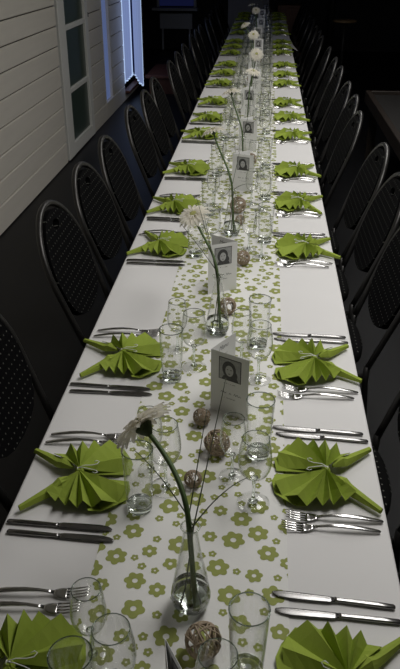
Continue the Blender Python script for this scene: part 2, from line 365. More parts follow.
RX0, RX1 = -0.176, 0.178
rt = thing('table_runner', 'white table runner printed with small green flowers along the table centre', 'runner', (0, 0, ZT))
obj('runner_fabric', bevel_box(RX0, RX1, Y0 - 0.01, Y1, 0.0004, 0.0014, 0.0003, 'runner', 'runner_fabric'), rt)
fl = MB(); placed = {}
def try_place(x, y, r, gap):
    cx, cy = int(x / 0.06), int(y / 0.06)
    for i in (-1, 0, 1):
        for j in (-1, 0, 1):
            for (a, b, c) in placed.get((cx + i, cy + j), ()):
                if (a - x) ** 2 + (b - y) ** 2 < (r + c + gap) ** 2: return False
    placed.setdefault((cx, cy), []).append((x, y, r)); return True
rng = random.Random(3)
flower_list = []
for (rad, tries, gap) in ((0.0215, 2100, 0.006), (0.0155, 5200, 0.005), (0.0085, 9000, 0.0045)):
    for _ in range(tries):
        x = rng.uniform(RX0 - 0.008, RX1 + 0.008); y = rng.uniform(Y0 + 0.02, Y1 - 0.02); r = rad * rng.uniform(0.92, 1.08)
        if try_place(x, y, r, gap): flower_list.append((x, y, r))
for (x, y, r) in flower_list:
    far = y > 5.0
    n = rng.choice((5, 6, 6)) if r > 0.012 else 5
    K = n * (4 if far else 7); a0 = rng.uniform(0, 6.28); vs = []; fs = []
    for k in range(K):
        a = 2 * PI * k / K; rr = r * (0.66 + 0.34 * abs(math.cos(n * a / 2)) ** 0.75); ri = r * 0.25
        for q in (rr, ri):
            px = min(max(x + q * math.cos(a + a0), RX0), RX1); vs.append((px, y + q * math.sin(a + a0), 0.0018))
    fs = [(2 * k, 2 * ((k + 1) % K), 2 * ((k + 1) % K) + 1, 2 * k + 1) for k in range(K)]
    fl.add(vs, fs)
fo = obj('flower_print', fl.mesh('flower_print', 'print_green'), rt); fo['kind'] = 'stuff'

# ------------------------------------------------------------------ cutlery
def strip(secs, closed_tip=True):
    """loft of flat rounded cross-sections: (s, halfwidth, z_mid, thickness, y_off)"""
    mb = MB(); n = 8; vs = []
    for (s, hw, z, t, yo) in secs:
        for k in range(n):
            a = 2 * PI * k / n + PI / 8
            vs.append((s, yo + hw * math.copysign(abs(math.cos(a)) ** 0.6, math.cos(a)), z + t / 2 * math.copysign(abs(math.sin(a)) ** 0.8, math.sin(a))))
    fs = []
    for i in range(len(secs) - 1):
        for k in range(n): fs.append((i * n + k, i * n + (k + 1) % n, (i + 1) * n + (k + 1) % n, (i + 1) * n + k))
    fs += [tuple(range(n))[::-1], tuple(range((len(secs) - 1) * n, len(secs) * n))]
    mb.add(vs, fs); return mb
# fork: s=0 handle end, s=0.19 tine tips
fh = strip([(0.0, 0.002, 0.004, 0.002, 0), (0.003, 0.0042, 0.0042, 0.0032, 0), (0.015, 0.0052, 0.006, 0.0042, 0), (0.045, 0.0056, 0.0105, 0.0048, 0), (0.075, 0.0048, 0.0125, 0.0044, 0),
            (0.1, 0.0034, 0.0115, 0.0038, 0), (0.118, 0.003, 0.0085, 0.0036, 0), (0.128, 0.0042, 0.0062, 0.003, 0)]).mesh('handle', 'steel', True, True)
fhead = strip([(0.127, 0.004, 0.0062, 0.003, 0), (0.134, 0.0085, 0.0048, 0.0022, 0), (0.141, 0.0115, 0.0036, 0.002, 0), (0.148, 0.0122, 0.0032, 0.0019, 0), (0.152, 0.0122, 0.0034, 0.0019, 0)])
for i in range(4):
    yo = (-1.5 + i) * 0.0066
    tmp = strip([(0.150, 0.0022, 0.0034, 0.0019, yo), (0.165, 0.0019, 0.0046, 0.0019, yo), (0.180, 0.0016, 0.0078, 0.0017, yo * 0.97), (0.192, 0.0008, 0.0118, 0.001, yo * 0.94)])
    fhead.add(tmp.v, tmp.f)
fhead = fhead.mesh('tine_head', 'steel', True, True)
kh = strip([(0.0, 0.003, 0.0035, 0.003, 0), (0.003, 0.0052, 0.004, 0.0055, 0), (0.03, 0.0056, 0.0042, 0.0068, 0), (0.075, 0.0052, 0.0042, 0.0064, 0), (0.098, 0.0045, 0.0042, 0.006, 0), (0.103, 0.0058, 0.0042, 0.0064, 0)]).mesh('handle', 'steel_dark', True, True)
kb = strip([(0.1025, 0.005, 0.0042, 0.0036, 0), (0.112, 0.0074, 0.004, 0.0022, 0.001), (0.15, 0.0085, 0.004, 0.0018, 0.0016), (0.185, 0.0088, 0.004, 0.0016, 0.0018), (0.2, 0.0072, 0.004, 0.0014, 0.0012), (0.209, 0.0038, 0.004, 0.001, 0.0), (0.211, 0.0012, 0.004, 0.0008, -0.001)]).mesh('blade', 'steel_dark', True, True)

# ------------------------------------------------------------------ glasses
def arc(pts, n=4):                              # Catmull-Rom through (r,z)
    out = []
    for i in range(len(pts) - 1):
        p0, p1, p2, p3 = pts[max(i - 1, 0)], pts[i], pts[i + 1], pts[min(i + 2, len(pts) - 1)]
        for k in range(n):
            t = k / n
            out.append(tuple(0.5 * ((2 * p1[c]) + (-p0[c] + p2[c]) * t + (2 * p0[c] - 5 * p1[c] + 4 * p2[c] - p3[c]) * t * t + (-p0[c] + 3 * p1[c] - 3 * p2[c] + p3[c]) * t ** 3) for c in (0, 1)))
    return out + [pts[-1]]
def glass_shell(outer, wall, floor_z):
    o = arc(outer, 3); inner = [(max(r - wall, 0), z) for r, z in o if z > floor_z]
    prof = [(0, o[0][1])] + o + [(o[-1][0] - wall / 2, o[-1][1] + wall * 0.5)] + inner[::-1] + [(0, floor_z)]
    return prof
def wine_parts(s, w):
    bowl = MB().lathe(glass_shell([(0.004 * w, 0.066 * s), (0.016 * w, 0.070 * s), (0.028 * w, 0.083 * s), (0.0335 * w, 0.105 * s), (0.0315 * w, 0.135 * s), (0.027 * w, 0.163 * s)], 0.0011, 0.0685 * s), 28).mesh('bowl', 'glass', True, True)
    stem = MB().lathe([(0, 0.006 * s)] + arc([(0.010 * w, 0.006 * s), (0.0042, 0.013 * s), (0.0034, 0.035 * s), (0.0038, 0.055 * s), (0.008 * w, 0.0668 * s)], 3) + [(0, 0.068 * s)], 14).mesh('stem', 'glass_solid', True, True)
    foot = MB().lathe([(0, 0.0006), (0.031 * w, 0.0006), (0.0335 * w, 0.0012), (0.0335 * w, 0.0022), (0.02 * w, 0.0038), (0.008, 0.0062), (0, 0.0064)], 28).mesh('foot', 'glass', True, True)
    return bowl, stem, foot
WINE = wine_parts(1.0, 1.0); WINE2 = wine_parts(0.93, 0.84)
tw = MB().lathe(glass_shell([(0.0256, 0.0155), (0.0265, 0.03), (0.0285, 0.08), (0.0308, 0.147)], 0.0013, 0.0170), 32).mesh('wall', 'glass', True, True)
tb = soft(MB().lathe([(0, 0.0016), (0.020, 0.0014), (0.0226, 0.0006), (0.0246, 0.002), (0.0256, 0.0155), (0.0244, 0.0158), (0.020, 0.0142), (0, 0.0138)], 32).mesh('base', 'glass_solid', True, True), 25)
wrims = [MB().tube([(r * math.cos(2 * PI * k / 28), r * math.sin(2 * PI * k / 28), z) for k in range(28)], 0.0008, 5, 0, True).mesh('rim', 'glass_rim', True) for r, z in ((0.0265, 0.1632), (0.0222, 0.1518))]
rim = MB().tube([(0.0302 * math.cos(2 * PI * k / 32), 0.0302 * math.sin(2 * PI * k / 32), 0.1475) for k in range(32)], 0.0011, 6, 0, True).mesh('rim', 'glass_rim', True)

# ------------------------------------------------------------------ napkins (butterfly fold)
def napkin_parts(rng):
    """local: +x to the table centre, +y away from the camera; pinch at origin"""
    out = []
    for sg in (1, -1):
        ta = math.radians(rng.uniform(124, 147)); tdeg = math.degrees(ta)
        base = [7, 21, 37, 50, 59, 67, 75, 83, 91, 99, 107]; n = len(base) + 1
        sc_ = (tdeg - 10) / 118.0
        A_ = [b * (sc_ if b > 40 else 1) + rng.uniform(-1.6, 1.6) for b in base] + [tdeg - 3]
        R_ = [.112, .124, .127, .116, .104, .100, .093, .094, .088, .091, .086, .088]
        Z_ = [.003, .022, .008, .032, .009, .033, .009, .034, .009, .034, .010, .026]
        M_ = 5; verts = [(0.0, 0.004 * sg, 0.031)]; faces = []; rows = []
        for i in range(n):
            a = math.radians(A_[i]); r = R_[i] * rng.uniform(0.97, 1.03); row = []
            for q in range(1, M_ + 1):
                f = q / M_; rr = r * f; e = f ** 0.75
                zr = 0.031 * (1 - e) + Z_[i] * e + (0.004 * math.sin(f * PI) if i % 2 else 0)
                row.append(len(verts)); verts.append((rr * math.cos(a), sg * rr * math.sin(a) + 0.004 * sg, zr + rng.uniform(-0.0006, 0.0006)))
            rows.append(row)
        for i in range(n - 1):
            faces.append((0, rows[i][0], rows[i + 1][0]))
            for q in range(M_ - 1): faces.append((rows[i][q], rows[i][q + 1], rows[i + 1][q + 1], rows[i + 1][q]))
        wing = MB().add(verts, faces).mesh('wing', 'napkin', False, True)
        # second cloth layer peeping out on the inner side
        verts = [(0.0, 0.004 * sg, 0.014)]; faces = []; rows = []
        A2 = [3, 16, 30, 44, 58, 70]; R2 = [.118, .130, .133, .131, .117, .108]; Z2 = [.002, .007, .002, .012, .003, .008]
        for i in range(len(A2)):
            a = math.radians(A2[i] + rng.uniform(-2, 2)); r = R2[i]
            row = []
            for q in range(1, 4):
                f = q / 3; row.append(len(verts)); verts.append((r * f * math.cos(a), sg * (r * f * math.sin(a) + 0.003), 0.012 * (1 - f) + Z2[i] * f + 0.0012))
            rows.append(row)
        for i in range(len(A2) - 1):
            faces.append((0, rows[i][0], rows[i + 1][0]))
            for q in range(2): faces.append((rows[i][q], rows[i][q + 1], rows[i + 1][q + 1], rows[i + 1][q]))
        under = MB().add(verts, faces).mesh('under_layer', 'napkin', False, True)
        # rolled tail pointing to the table edge
        d = Vector((math.cos(ta), sg * math.sin(ta), 0)); L = rng.uniform(0.145, 0.160)
        s = Vector((-d.y, d.x, 0)); nseg = 9; nr = 10; vs = []; fs = []
        for i in range(nseg + 1):
            t = i / nseg; g_ = min(1, 0.25 + t / 0.3); wd = (0.014 * (1 - t) ** 1.2 + 0.0095) * g_; hh = (0.009 * (1 - t) + 0.006) * g_
            c = d * (0.022 + (L - 0.022) * t) + Vector((0, 0.004 * sg, 0.018 * max(0, 1 - t / 0.35) + hh * 0.98 + 0.001 + 0.003 * t))
            for k in range(nr):
                a = 2 * PI * k / nr + 0.5 * t; bump = 1 + 0.16 * (k % 2)
                vs.append(c + s * (wd * 0.62 * math.cos(a) * bump) + Vector((0, 0, hh * 0.95 * math.sin(a) * (bump if math.sin(a) > 0 else 1))))
        for i in range(nseg):
            for k in range(nr): fs.append((i * nr + k, i * nr + (k + 1) % nr, (i + 1) * nr + (k + 1) % nr, (i + 1) * nr + k))
        fs += [tuple(range(nr))[::-1], tuple(range(nseg * nr, nseg * nr + nr))]
        tail = MB().add(vs, fs).mesh('rolled_tail', 'napkin', False, True)
        out.append((wing, under, tail))
    mb = MB()
    for sg in (1, -1):
        pts = [(-0.004, 0, 0.034), (0.012, 0.004 * sg, 0.038), (0.03, 0.007 * sg, 0.036), (0.042, 0.011 * sg, 0.036), (0.046, 0.018 * sg, 0.037), (0.040, 0.021 * sg, 0.037), (0.034, 0.017 * sg, 0.037)]
        P = [Vector(p) for p in pts]; mb.tube(P, 0.0009, 5)
    mb.tube([(0.003 * math.cos(a) - 0.001, 0.008 * math.sin(a), 0.031 + 0.004 * math.cos(a * 2)) for a in [2 * PI * k / 12 for k in range(12)]], 0.0011, 5, 0, True)
    wire = mb.mesh('wire_clip', 'wire', True)
    core = MB().lathe([(0, 0.012), (0.010, 0.014), (0.011, 0.026), (0.006, 0.034), (0, 0.035)], 10).mesh('pinched_centre', 'napkin', False, True)
    return out, wire, core
NAPS = [napkin_parts(random.Random(20 + k)) for k in range(4)]

# ------------------------------------------------------------------ chairs
def chair_parts():
    """local x points away from the table; origin under the seat centre"""
    X0 = 0.205; S = 0.36                         # back plane x = X0 + S*(z-0.45)
    bx = lambda z: X0 + S * (z - 0.45)
    out = []
    hwid = lambda z: 0.198 + 0.024 * min(1, (z - 0.45) / 0.28)
    for z in np.linspace(0.45, 0.72, 7): out.append((-hwid(z), z))
    for k in range(1, 18):
        a = PI - PI * k / 18; out.append((0.222 * math.cos(a), 0.72 + 0.213 * math.sin(a)))
    for z in np.linspace(0.72, 0.45, 7): out.append((hwid(z), z))
    frame = MB().tube([(bx(z), y, z) for y, z in out], 0.0115, 8)
    back_frame = frame.mesh('back_frame', 'frame', True, True)
    # pad outline with a grip hole
    po = []
    for k in range(24):
        a = 2 * PI * k / 24
        if math.sin(a) >= 0: po.append((0.205 * math.cos(a), 0.72 + 0.197 * math.sin(a)))
        else: po.append((0.200 * math.copysign(abs(math.cos(a)) ** 0.75, math.cos(a)), 0.72 - 0.165 * abs(math.sin(a)) ** 0.8))
    ho = [(0.034 * math.cos(2 * PI * k / 12), 0.868 + 0.018 * math.sin(2 * PI * k / 12)) for k in range(12)]
    bm = bmesh.new()
    loops = []
    for lp in (po, ho):
        vs = [bm.verts.new((bx(z) - 0.014, y, z)) for y, z in lp]
        loops.append([bm.edges.new((vs[i], vs[(i + 1) % len(vs)])) for i in range(len(vs))])
    r = bmesh.ops.triangle_fill(bm, edges=loops[0] + loops[1], use_beauty=True)
    g = bmesh.ops.extrude_face_region(bm, geom=bm.faces[:])
    bmesh.ops.translate(bm, verts=[v for v in g['geom'] if isinstance(v, bmesh.types.BMVert)], vec=(0.026, 0, -0.008))
    bmesh.ops.recalc_face_normals(bm, faces=bm.faces)
    me = bpy.data.meshes.new('backrest'); bm.to_mesh(me); bm.free(); me.materials.append(MT['pad'])
    hole_rim = MB().tube([(bx(z) + 0.013, y, z - 0.008) for y, z in ho], 0.0035, 5, 0, True).mesh('grip_rim', 'frame', True)
    # seat pad: superellipse
    vs = []; n = 32; prof = [(0.0, 0.425), (0.93, 0.425), (1.0, 0.44), (1.0, 0.462), (0.96, 0.474), (0.8, 0.480), (0.0, 0.483)]
    idx = []
    for f, z in prof:
        if f == 0: idx.append([len(vs)] * n); vs.append((0, 0, z)); continue
        idx.append(list(range(len(vs), len(vs) + n)))
        for k in range(n):
            a = 2 * PI * k / n; c, s = math.cos(a), math.sin(a)
            vs.append((f * 0.208 * math.copysign(abs(c) ** 0.72, c), f * 0.208 * math.copysign(abs(s) ** 0.72, s), z))
    fs = []
    for i in range(len(prof) - 1):
        for k in range(n):
            q = tuple(dict.fromkeys((idx[i][k], idx[i][(k + 1) % n], idx[i + 1][(k + 1) % n], idx[i + 1][k])))
            fs.append(q)
    seat = MB().add(vs, fs).mesh('seat', 'seat', True, True)
    legs = []
    for sy in (-1, 1):
        legs.append(MB().tube([(bx(0.45), sy * 0.198, 0.46), (0.203, sy * 0.199, 0.40), (0.215, sy * 0.202, 0.25), (0.25, sy * 0.205, 0.0)], 0.0115, 8).mesh('leg', 'frame', True, True))
        legs.append(MB().tube([(-0.17, sy * 0.185, 0.43), (-0.18, sy * 0.19, 0.25), (-0.19, sy * 0.2, 0.0)], 0.0115, 8).mesh('leg', 'frame', True, True))
    rails = [MB().tube([(-0.17, sy * 0.185, 0.418), (0.203, sy * 0.196, 0.418)], 0.01, 6).mesh('seat_rail', 'frame', True, True) for sy in (-1, 1)]
    return [('seat', seat), ('backrest', me), ('back_frame', back_frame), ('grip_rim', hole_rim), ('seat_rail', rails[0]), ('seat_rail', rails[1])] + [('leg', l) for l in legs]
CH = chair_parts()

# ------------------------------------------------------------------ place settings
LY = [.68, 1.14, 1.64, 2.46, 2.92, 3.49, 4.22, 4.68, 5.22, 5.98, 6.5, 7.0, 7.8, 8.3, 8.77, 9.65, 10.2, 10.7, 11.5, 12.0, 12.45]
RY = [.70, 1.19, 1.65, 2.48, 3.0, 3.5, 4.24, 4.74, 5.22, 6.0, 6.45, 6.99, 7.85, 8.3, 8.75, 9.65, 10.2, 10.7, 11.5, 12.0, 12.45]
LC = [None, 1.03, 1.53, 2.35, 2.86, 3.35, 4.07, 4.56, 5.05, 5.85, 6.38, 6.9, 7.7, 8.19, 8.68, 9.55, 10.1, 10.6, 11.35, 11.85, 12.35]
RC = [None, 1.05, 1.55, 2.34, 2.83, 3.32, 4.04, 4.52, 5.0, 5.68, 6.17, 6.85, 7.7, 8.19, 8.69, 9.5, 10.1, 10.6, 11.35, 11.85, 12.35]
TZ = ZT + 0.0016
# image points of the nearest glasses: (px, py, 0) where the foot stands or (px, py, rim height)
GLASS_AT = {(-1, 0): [(70, 656, 0.147), (111, 630, 0.163), (86, 590, 0.152)], (-1, 1): [(140, 508, 0), (166, 488, 0), (151, 470, 0)], (-1, 2): [(172, 379, 0), (194, 367, 0), (177, 302, 0.152)],
            (1, 0): [(249.5, 610, 0.147), (218, 656, 0.163)], (1, 1): [(258, 455, 0), (253, 503, 0), (232, 477, 0)], (1, 2): [(258, 346, 0), (258, 380, 0), (241, 362, 0)]}
rs = random.Random(11)
for side, YS, CS in ((-1, LY, LC), (1, RY, RC)):
    sn = 'left' if side < 0 else 'right'
    for i, y in enumerate(YS):
        o_ = ORD[i]; place = f'{o_} place setting from the front, {sn} side'
        px = -0.255 if side < 0 else 0.262
        if y > 2: px += side * 0.012
        # napkin
        wings, wire, core = NAPS[(i * 3 + (side > 0)) % 4]
        rz = (0 if side < 0 else PI) + rs.uniform(-0.1, 0.1)
        t = thing('napkin', f'green butterfly-folded napkin at the {place}', 'napkin', (px, y, TZ), rz, 'green butterfly napkins'); t.scale = (0.88, 0.97, 1.0)
        for wg, un, tl in wings:
            for nm, me in (('wing', wg), ('under_layer', un), ('rolled_tail', tl)):
                o = obj(nm, me, t)
                if nm != 'rolled_tail': md = o.modifiers.new('thick', 'SOLIDIFY'); md.thickness = 0.0012; md.offset = 1
        obj('pinched_centre', core, t)
        if y < 6: obj('wire_clip', wire, t)
        # cutlery: forks on the sitter's left, knives on the right
        fdir = 1 if side < 0 else -1
        for j, (dy, word) in enumerate(((0.118, 'inner'), (0.152, 'outer'))):
            fx = 0.372 - 0.012 * j - rs.uniform(0, 0.008); fy = y + fdir * (dy + rs.uniform(-0.004, 0.004))
            if in_frame((side * (fx - 0.1), fy, ZT)):
                t = thing('fork', f'{word} steel fork at the {place}', 'fork', (side * fx, fy, TZ if False else ZT + 0.0004), (0 if side < 0 else PI) + rs.uniform(-0.05, 0.05) + (0.06 if side < 0 else 0.0), 'steel forks')
                obj('handle', fh, t); obj('tine_head', fhead, t)
            ky = y - fdir * (dy + 0.018 - 0.006 * j + rs.uniform(-0.004, 0.004)); kx = 0.37 - 0.006 * j - rs.uniform(0, 0.006)
            if in_frame((side * (kx - 0.1), ky, ZT)):
                t = thing('table_knife', f'{word} steel knife at the {place}', 'knife', (side * kx, ky, ZT + 0.0004), (0 if side < 0 else PI) + rs.uniform(-0.035, 0.035) - 0.03, 'steel table knives')
                obj('handle', kh, t); obj('blade', kb, t)
        # glasses
        k = -side
        jx, jy = rs.uniform(-0.008, 0.008), rs.uniform(-0.012, 0.012)
        if i < 3: jx = jy = 0
        spots = (('tumbler', 0.12 * side + jx, y + side * 0.072 + jy), ('wine_glass', (0.066 if side < 0 else 0.108) * side + jx, y - (0.015 if side < 0 else 0.082) + jy),
                 ('small_wine_glass', (0.11 if side < 0 else 0.06) * side + jx, y + (0.055 if side < 0 else -0.01) + jy))
        if (side, i) in GLASS_AT:
            g_ = [at(a_, b_, TZ if h_ == 0 else ZT + h_) for a_, b_, h_ in GLASS_AT[(side, i)]]
            spots = [(nm_, q_.x, q_.y) for nm_, q_ in zip(('tumbler', 'wine_glass', 'small_wine_glass'), g_)]
        for nm, gx, gy in spots:
            if not in_frame((gx, gy, ZT + 0.13), 14): continue
            lab = {'tumbler': 'clear straight tumbler', 'wine_glass': 'larger clear wine glass', 'small_wine_glass': 'smaller clear wine glass'}[nm]
            t = thing(nm, f'{lab} at the {place}', 'glass', (gx, gy, TZ + 0.0004), rs.uniform(0, 6), {'tumbler': 'tumblers', 'wine_glass': 'larger wine glasses', 'small_wine_glass': 'smaller wine glasses'}[nm])
            if nm == 'tumbler': obj('wall', tw, t); obj('base', tb, t); obj('rim', rim, t)
            else:
                for pn, me in zip(('bowl', 'stem', 'foot', 'rim'), (*WINE, wrims[0]) if nm == 'wine_glass' else (*WINE2, wrims[1])): obj(pn, me, t)
        # chair
        if CS[i] is not None:
            cx = 0.285 + rs.uniform(-0.008, 0.008) - (0.035 if side > 0 and i == 6 else 0)
            t = thing('banquet_chair', f'black dotted round-backed chair, {ORD[i - 1]} from the front on the {sn} side', 'chair', (side * cx, CS[i], 0), (0 if side > 0 else PI) + rs.uniform(-0.015, 0.015), 'black chairs along the table')
            for nm, me in CH: obj(nm, me, t)

# ------------------------------------------------------------------ wicker balls
def ball_mesh(seed):
    rng = random.Random(seed); mb = MB()
    for q in range(18):
        ax = Vector((rng.gauss(0, 1), rng.gauss(0, 1), rng.gauss(0, 1))).normalized(); a = ax.orthogonal().normalized(); b = ax.cross(a)
        off = rng.uniform(-0.45, 0.45); rr = math.sqrt(1 - off * off) * rng.uniform(0.93, 1.0); N = 22; ph = rng.uniform(0, 6)
        mb.tube([(ax * (off + 0.05 * math.sin(3 * t + ph)) + (a * math.cos(t) + b * math.sin(t)) * rr) for t in [2 * PI * k / N for k in range(N)]], rng.uniform(0.045, 0.065), 5, 0, True)
    return mb.mesh('wicker_ball', 'wicker', True)
BM = [ball_mesh(s) for s in (1, 2, 3)]
balls = [(203, 641, .029, 'brown wicker ball in front of the nearest vase'), (193, 479, .0185, 'small brown wicker ball on the runner behind the nearest vase'),
         (217, 443, .0285, 'large brown wicker ball before the nearest fully visible menu card'), (202, 417, .021, 'brown wicker ball at the lower left corner of a menu card'),
         (228, 306, .0255, 'brown wicker ball behind the second vase'), (243, 258, .0255, 'brown wicker ball at the right of the second menu card'),
         (238, 205, .0335, 'large brown wicker ball below the third menu card'), (240, 220, .02, 'small brown wicker ball beside the third vase')]
for i, (px, py, r, lab) in enumerate(balls):
    p = at(px, py, TZ + r)
    o = tag(obj('wicker_ball', BM[i % 3], None, (p.x, p.y, TZ + r * 1.03)), lab, 'wicker ball', 'brown wicker balls'); o.scale = (r, r, r); o.rotation_euler = (rs.uniform(0, 3), rs.uniform(0, 3), 0)
for j, (x, y, r) in enumerate(((0.045, 3.62, .03), (0.02, 4.36, .028), (0.01, 5.2, .03), (-0.02, 6.1, .028), (0.03, 7.2, .03))):
    o = tag(obj('wicker_ball', BM[j % 3], None, (x, y, TZ + r * 1.03)), f'brown wicker ball among the glasses, {ORD[j + 8]} from the front', 'wicker ball', 'brown wicker balls'); o.scale = (r, r, r)

# ------------------------------------------------------------------ menu cards
CW, CHT = 0.102, 0.168
def quad(mb, x0, x1, z0, z1, y, mi=0): mb.add([(x0, y, z0), (x1, y, z0), (x1, y, z1), (x0, y, z1)], [(0, 1, 2, 3)], mi)
def ell(mb, cx, cz, rx, rz, y, mi, n=18, f=None):
    vs = [(cx + rx * math.cos(2 * PI * k / n), y, cz + rz * math.sin(2 * PI * k / n)) for k in range(n)]; mb.add(vs, [tuple(range(n))], mi)
panel_m = bevel_box(0, CW, -0.0003, 0.0003, 0, CHT, 0.0001, 'card', 'panel')
pr = MB(); px0, px1, pz0, pz1 = 0.024, 0.080, 0.098, 0.154
quad(pr, px0 - 0.002, px1 + 0.002, pz0 - 0.002, pz1 + 0.002, -0.0006, 0)
quad(pr, px0, px1, pz0, pz1, -0.0009, 1)
pc = (px0 + px1) / 2
pr.add([(px0 + 0.006, -0.0011, pz0), (px1 - 0.004, -0.0011, pz0), (px1 - 0.010, -0.0011, pz0 + 0.012), (pc, -0.0011, pz0 + 0.018), (px0 + 0.012, -0.0011, pz0 + 0.010)], [(0, 1, 2, 3, 4)], 3)
ell(pr, pc - 0.002, 0.127, 0.0185, 0.0225, -0.0013, 3); ell(pr, pc + 0.006, 0.114, 0.015, 0.014, -0.0014, 3)
ell(pr, pc - 0.001, 0.1235, 0.0108, 0.0148, -0.0016, 2)
ell(pr, pc - 0.0055, 0.1265, 0.0022, 0.0012, -0.0018, 3); ell(pr, pc + 0.0035, 0.1265, 0.0022, 0.0012, -0.0018, 3); ell(pr, pc - 0.001, 0.1155, 0.0032, 0.0011, -0.0018, 3)
portrait_m = pr.mesh('portrait_print', ['ink', 'photo', 'face', 'hair'])
def scribble(mb, x0, x1, z, h, seed, th=0.0006):
    rng = random.Random(seed); x = x0; pts = []
    while x < x1:
        pts.append((x, z + (h if len(pts) % 2 else 0) * rng.uniform(0.5, 1.1))); x += h * rng.uniform(0.35, 0.6)
        if rng.random() < 0.12: mb_line(mb, pts, th); pts = []; x += h * 0.8
    mb_line(mb, pts, th)
def mb_line(mb, pts, th):
    for (a, b), (c, d) in zip(pts, pts[1:]):
        l = math.hypot(c - a, d - b) or 1; nx, nz = -(d - b) / l * th, (c - a) / l * th
        mb.add([(a - nx, -0.0006, b - nz), (c - nx, -0.0006, d - nz), (c + nx, -0.0006, d + nz), (a + nx, -0.0006, b + nz)], [(0, 1, 2, 3)])
tp = MB(); scribble(tp, 0.036, 0.068, 0.086, 0.0026, 1, 0.0004); scribble(tp, 0.020, 0.084, 0.058, 0.006, 2, 0.0006); scribble(tp, 0.038, 0.068, 0.045, 0.003, 3, 0.0004)
text_m = tp.mesh('text_print', 'ink_soft')
fc = bpy.data.curves.new('menu_word', 'FONT'); fc.body = 'Menu'; fc.size = 0.017; fc.shear = 0.35; fc.align_x = 'CENTER'
ft = bpy.data.objects.new('menu_word_tmp', fc); COL.objects.link(ft)
bpy.context.view_layer.update()
wm = bpy.data.meshes.new_from_object(ft.evaluated_get(bpy.context.evaluated_depsgraph_get())); bpy.data.objects.remove(ft)
mv = MB(); mv.add([(v.co.x + 0.05, -0.0006, v.co.y + 0.146) for v in wm.vertices], [tuple(p.vertices) for p in wm.polygons])
scribble(mv, 0.028, 0.074, 0.128, 0.0035, 5, 0.0004); scribble(mv, 0.03, 0.07, 0.108, 0.0035, 6, 0.0004); scribble(mv, 0.026, 0.076, 0.088, 0.0035, 7, 0.0004)
menu_m = mv.mesh('menu_print', 'ink_soft')
def card(spine, front_deg, back_deg, spine_left, label):
    t = thing('menu_card', label, 'card', (spine[0], spine[1], TZ + 0.0002), 0, 'folded menu cards')
    for deg, isf in ((front_deg, True), (back_deg, False)):
        a = math.radians(deg)
        if spine_left: o = obj('front_panel' if isf else 'back_panel', panel_m, t, (0, 0, 0), a)
        else:           # panel's left end is the free end
            o = obj('front_panel' if isf else 'back_panel', panel_m, t, (math.cos(a) * CW, math.sin(a) * CW, 0), a + PI)
        if isf: obj('portrait_print', portrait_m, o); obj('text_print', text_m, o)
        else: obj('menu_print', menu_m, o)
c0 = at(167, 638, TZ + CHT)
card((c0.x - 0.003, c0.y), -58, -78, True, 'white menu card of which only a top corner shows at the front edge')
card((0.0, 1.432), -27, 58, True, 'folded white menu card with dark-framed portrait, nearest one standing in full view')
card((0.034, 2.12), 208, 148, False, 'folded white menu card with portrait standing between the second and third vase')
card((-0.032, 3.2), -20, 40, True, 'folded white menu card with portrait standing behind the third vase')
for j, (x, y) in enumerate(((0.0, 3.92), (-0.02, 4.85), (0.0, 5.7), (-0.02, 6.6), (0.0, 7.6), (-0.02, 8.7), (0.0, 9.8), (0.0, 11.2))):
    card((x - 0.03, y), -14, 45, True, f'folded white menu card among the glasses, {ORD[j + 4]} from the front')

# ------------------------------------------------------------------ vases, gerberas, grass
vo = [(0.024, 0.004), (0.031, 0.012), (0.0342, 0.027), (0.0325, 0.043), (0.027, 0.076), (0.0195, 0.117), (0.0135, 0.156), (0.0125, 0.172), (0.0158, 0.182)]
vase_m = MB().lathe(glass_shell(vo, 0.0016, 0.012), 36).mesh('vase_body', 'glass', True, True)
vbase_m = MB().lathe([(0, 0.0006), (0.020, 0.0006), (0.024, 0.004), (0.0302, 0.0115), (0.028, 0.0125), (0, 0.0125)], 36).mesh('thick_base', 'glass_solid', True, True)
water_m = MB().lathe([(0, 0.0128)] + arc([(0.0305, 0.0128), (0.0335, 0.027), (0.0318, 0.043), (0.0310, 0.047)], 3) + [(0, 0.0475)], 36).mesh('water', 'water', True, True)
vrim_m = MB().tube([(0.0152 * math.cos(2 * PI * k / 28), 0.0152 * math.sin(2 * PI * k / 28), 0.1825) for k in range(28)], 0.0012, 6, 0, True).mesh('rim', 'glass_solid', True)
def petals(seed, R, droop):
    rng = random.Random(seed); mb = MB()
    for layer, (n, rr, zz, dr) in enumerate(((20, R, 0.0, droop), (18, R * 0.88, 0.003, droop - 0.006), (14, R * 0.5, 0.006, -0.006))):
        for k in range(n):
            a = 2 * PI * (k + 0.5 * layer) / n + rng.uniform(-0.06, 0.06); L = rr * rng.uniform(0.92, 1.05); d = dr + rng.uniform(-0.003, 0.003); wd = rr * 0.115
            ca, sa = math.cos(a), math.sin(a); vs = []
            for (f, wf) in ((0.12, 0.35), (0.4, 0.85), (0.7, 1.0), (0.9, 0.75), (1.0, 0.2)):
                z = zz + 0.006 * math.sin(f * PI) - d * f * f
                for s in (-1, 0, 1):
                    x = L * f; yy = s * wd * wf; vs.append((x * ca - yy * sa, x * sa + yy * ca, z - (0.0018 if s == 0 else 0)))
            fs = []
            for q in range(4):
                for s in (0, 1): fs.append((q * 3 + s, q * 3 + s + 1, q * 3 + s + 4, q * 3 + s + 3))
            mb.add(vs, fs)
    return mb.mesh('petals', 'petal', True)
disc_m = MB().lathe([(0, 0.002), (0.012, 0.004), (0.013, 0.009), (0.008, 0.0125), (0, 0.011)], 14).mesh('flower_disc', 'disc', True, True)
calyx_m = MB().lathe([(0, -0.017), (0.004, -0.016), (0.010, -0.008), (0.0135, -0.001), (0.012, 0.001), (0, 0.0015)], 14).mesh('calyx', 'calyx', True, True)
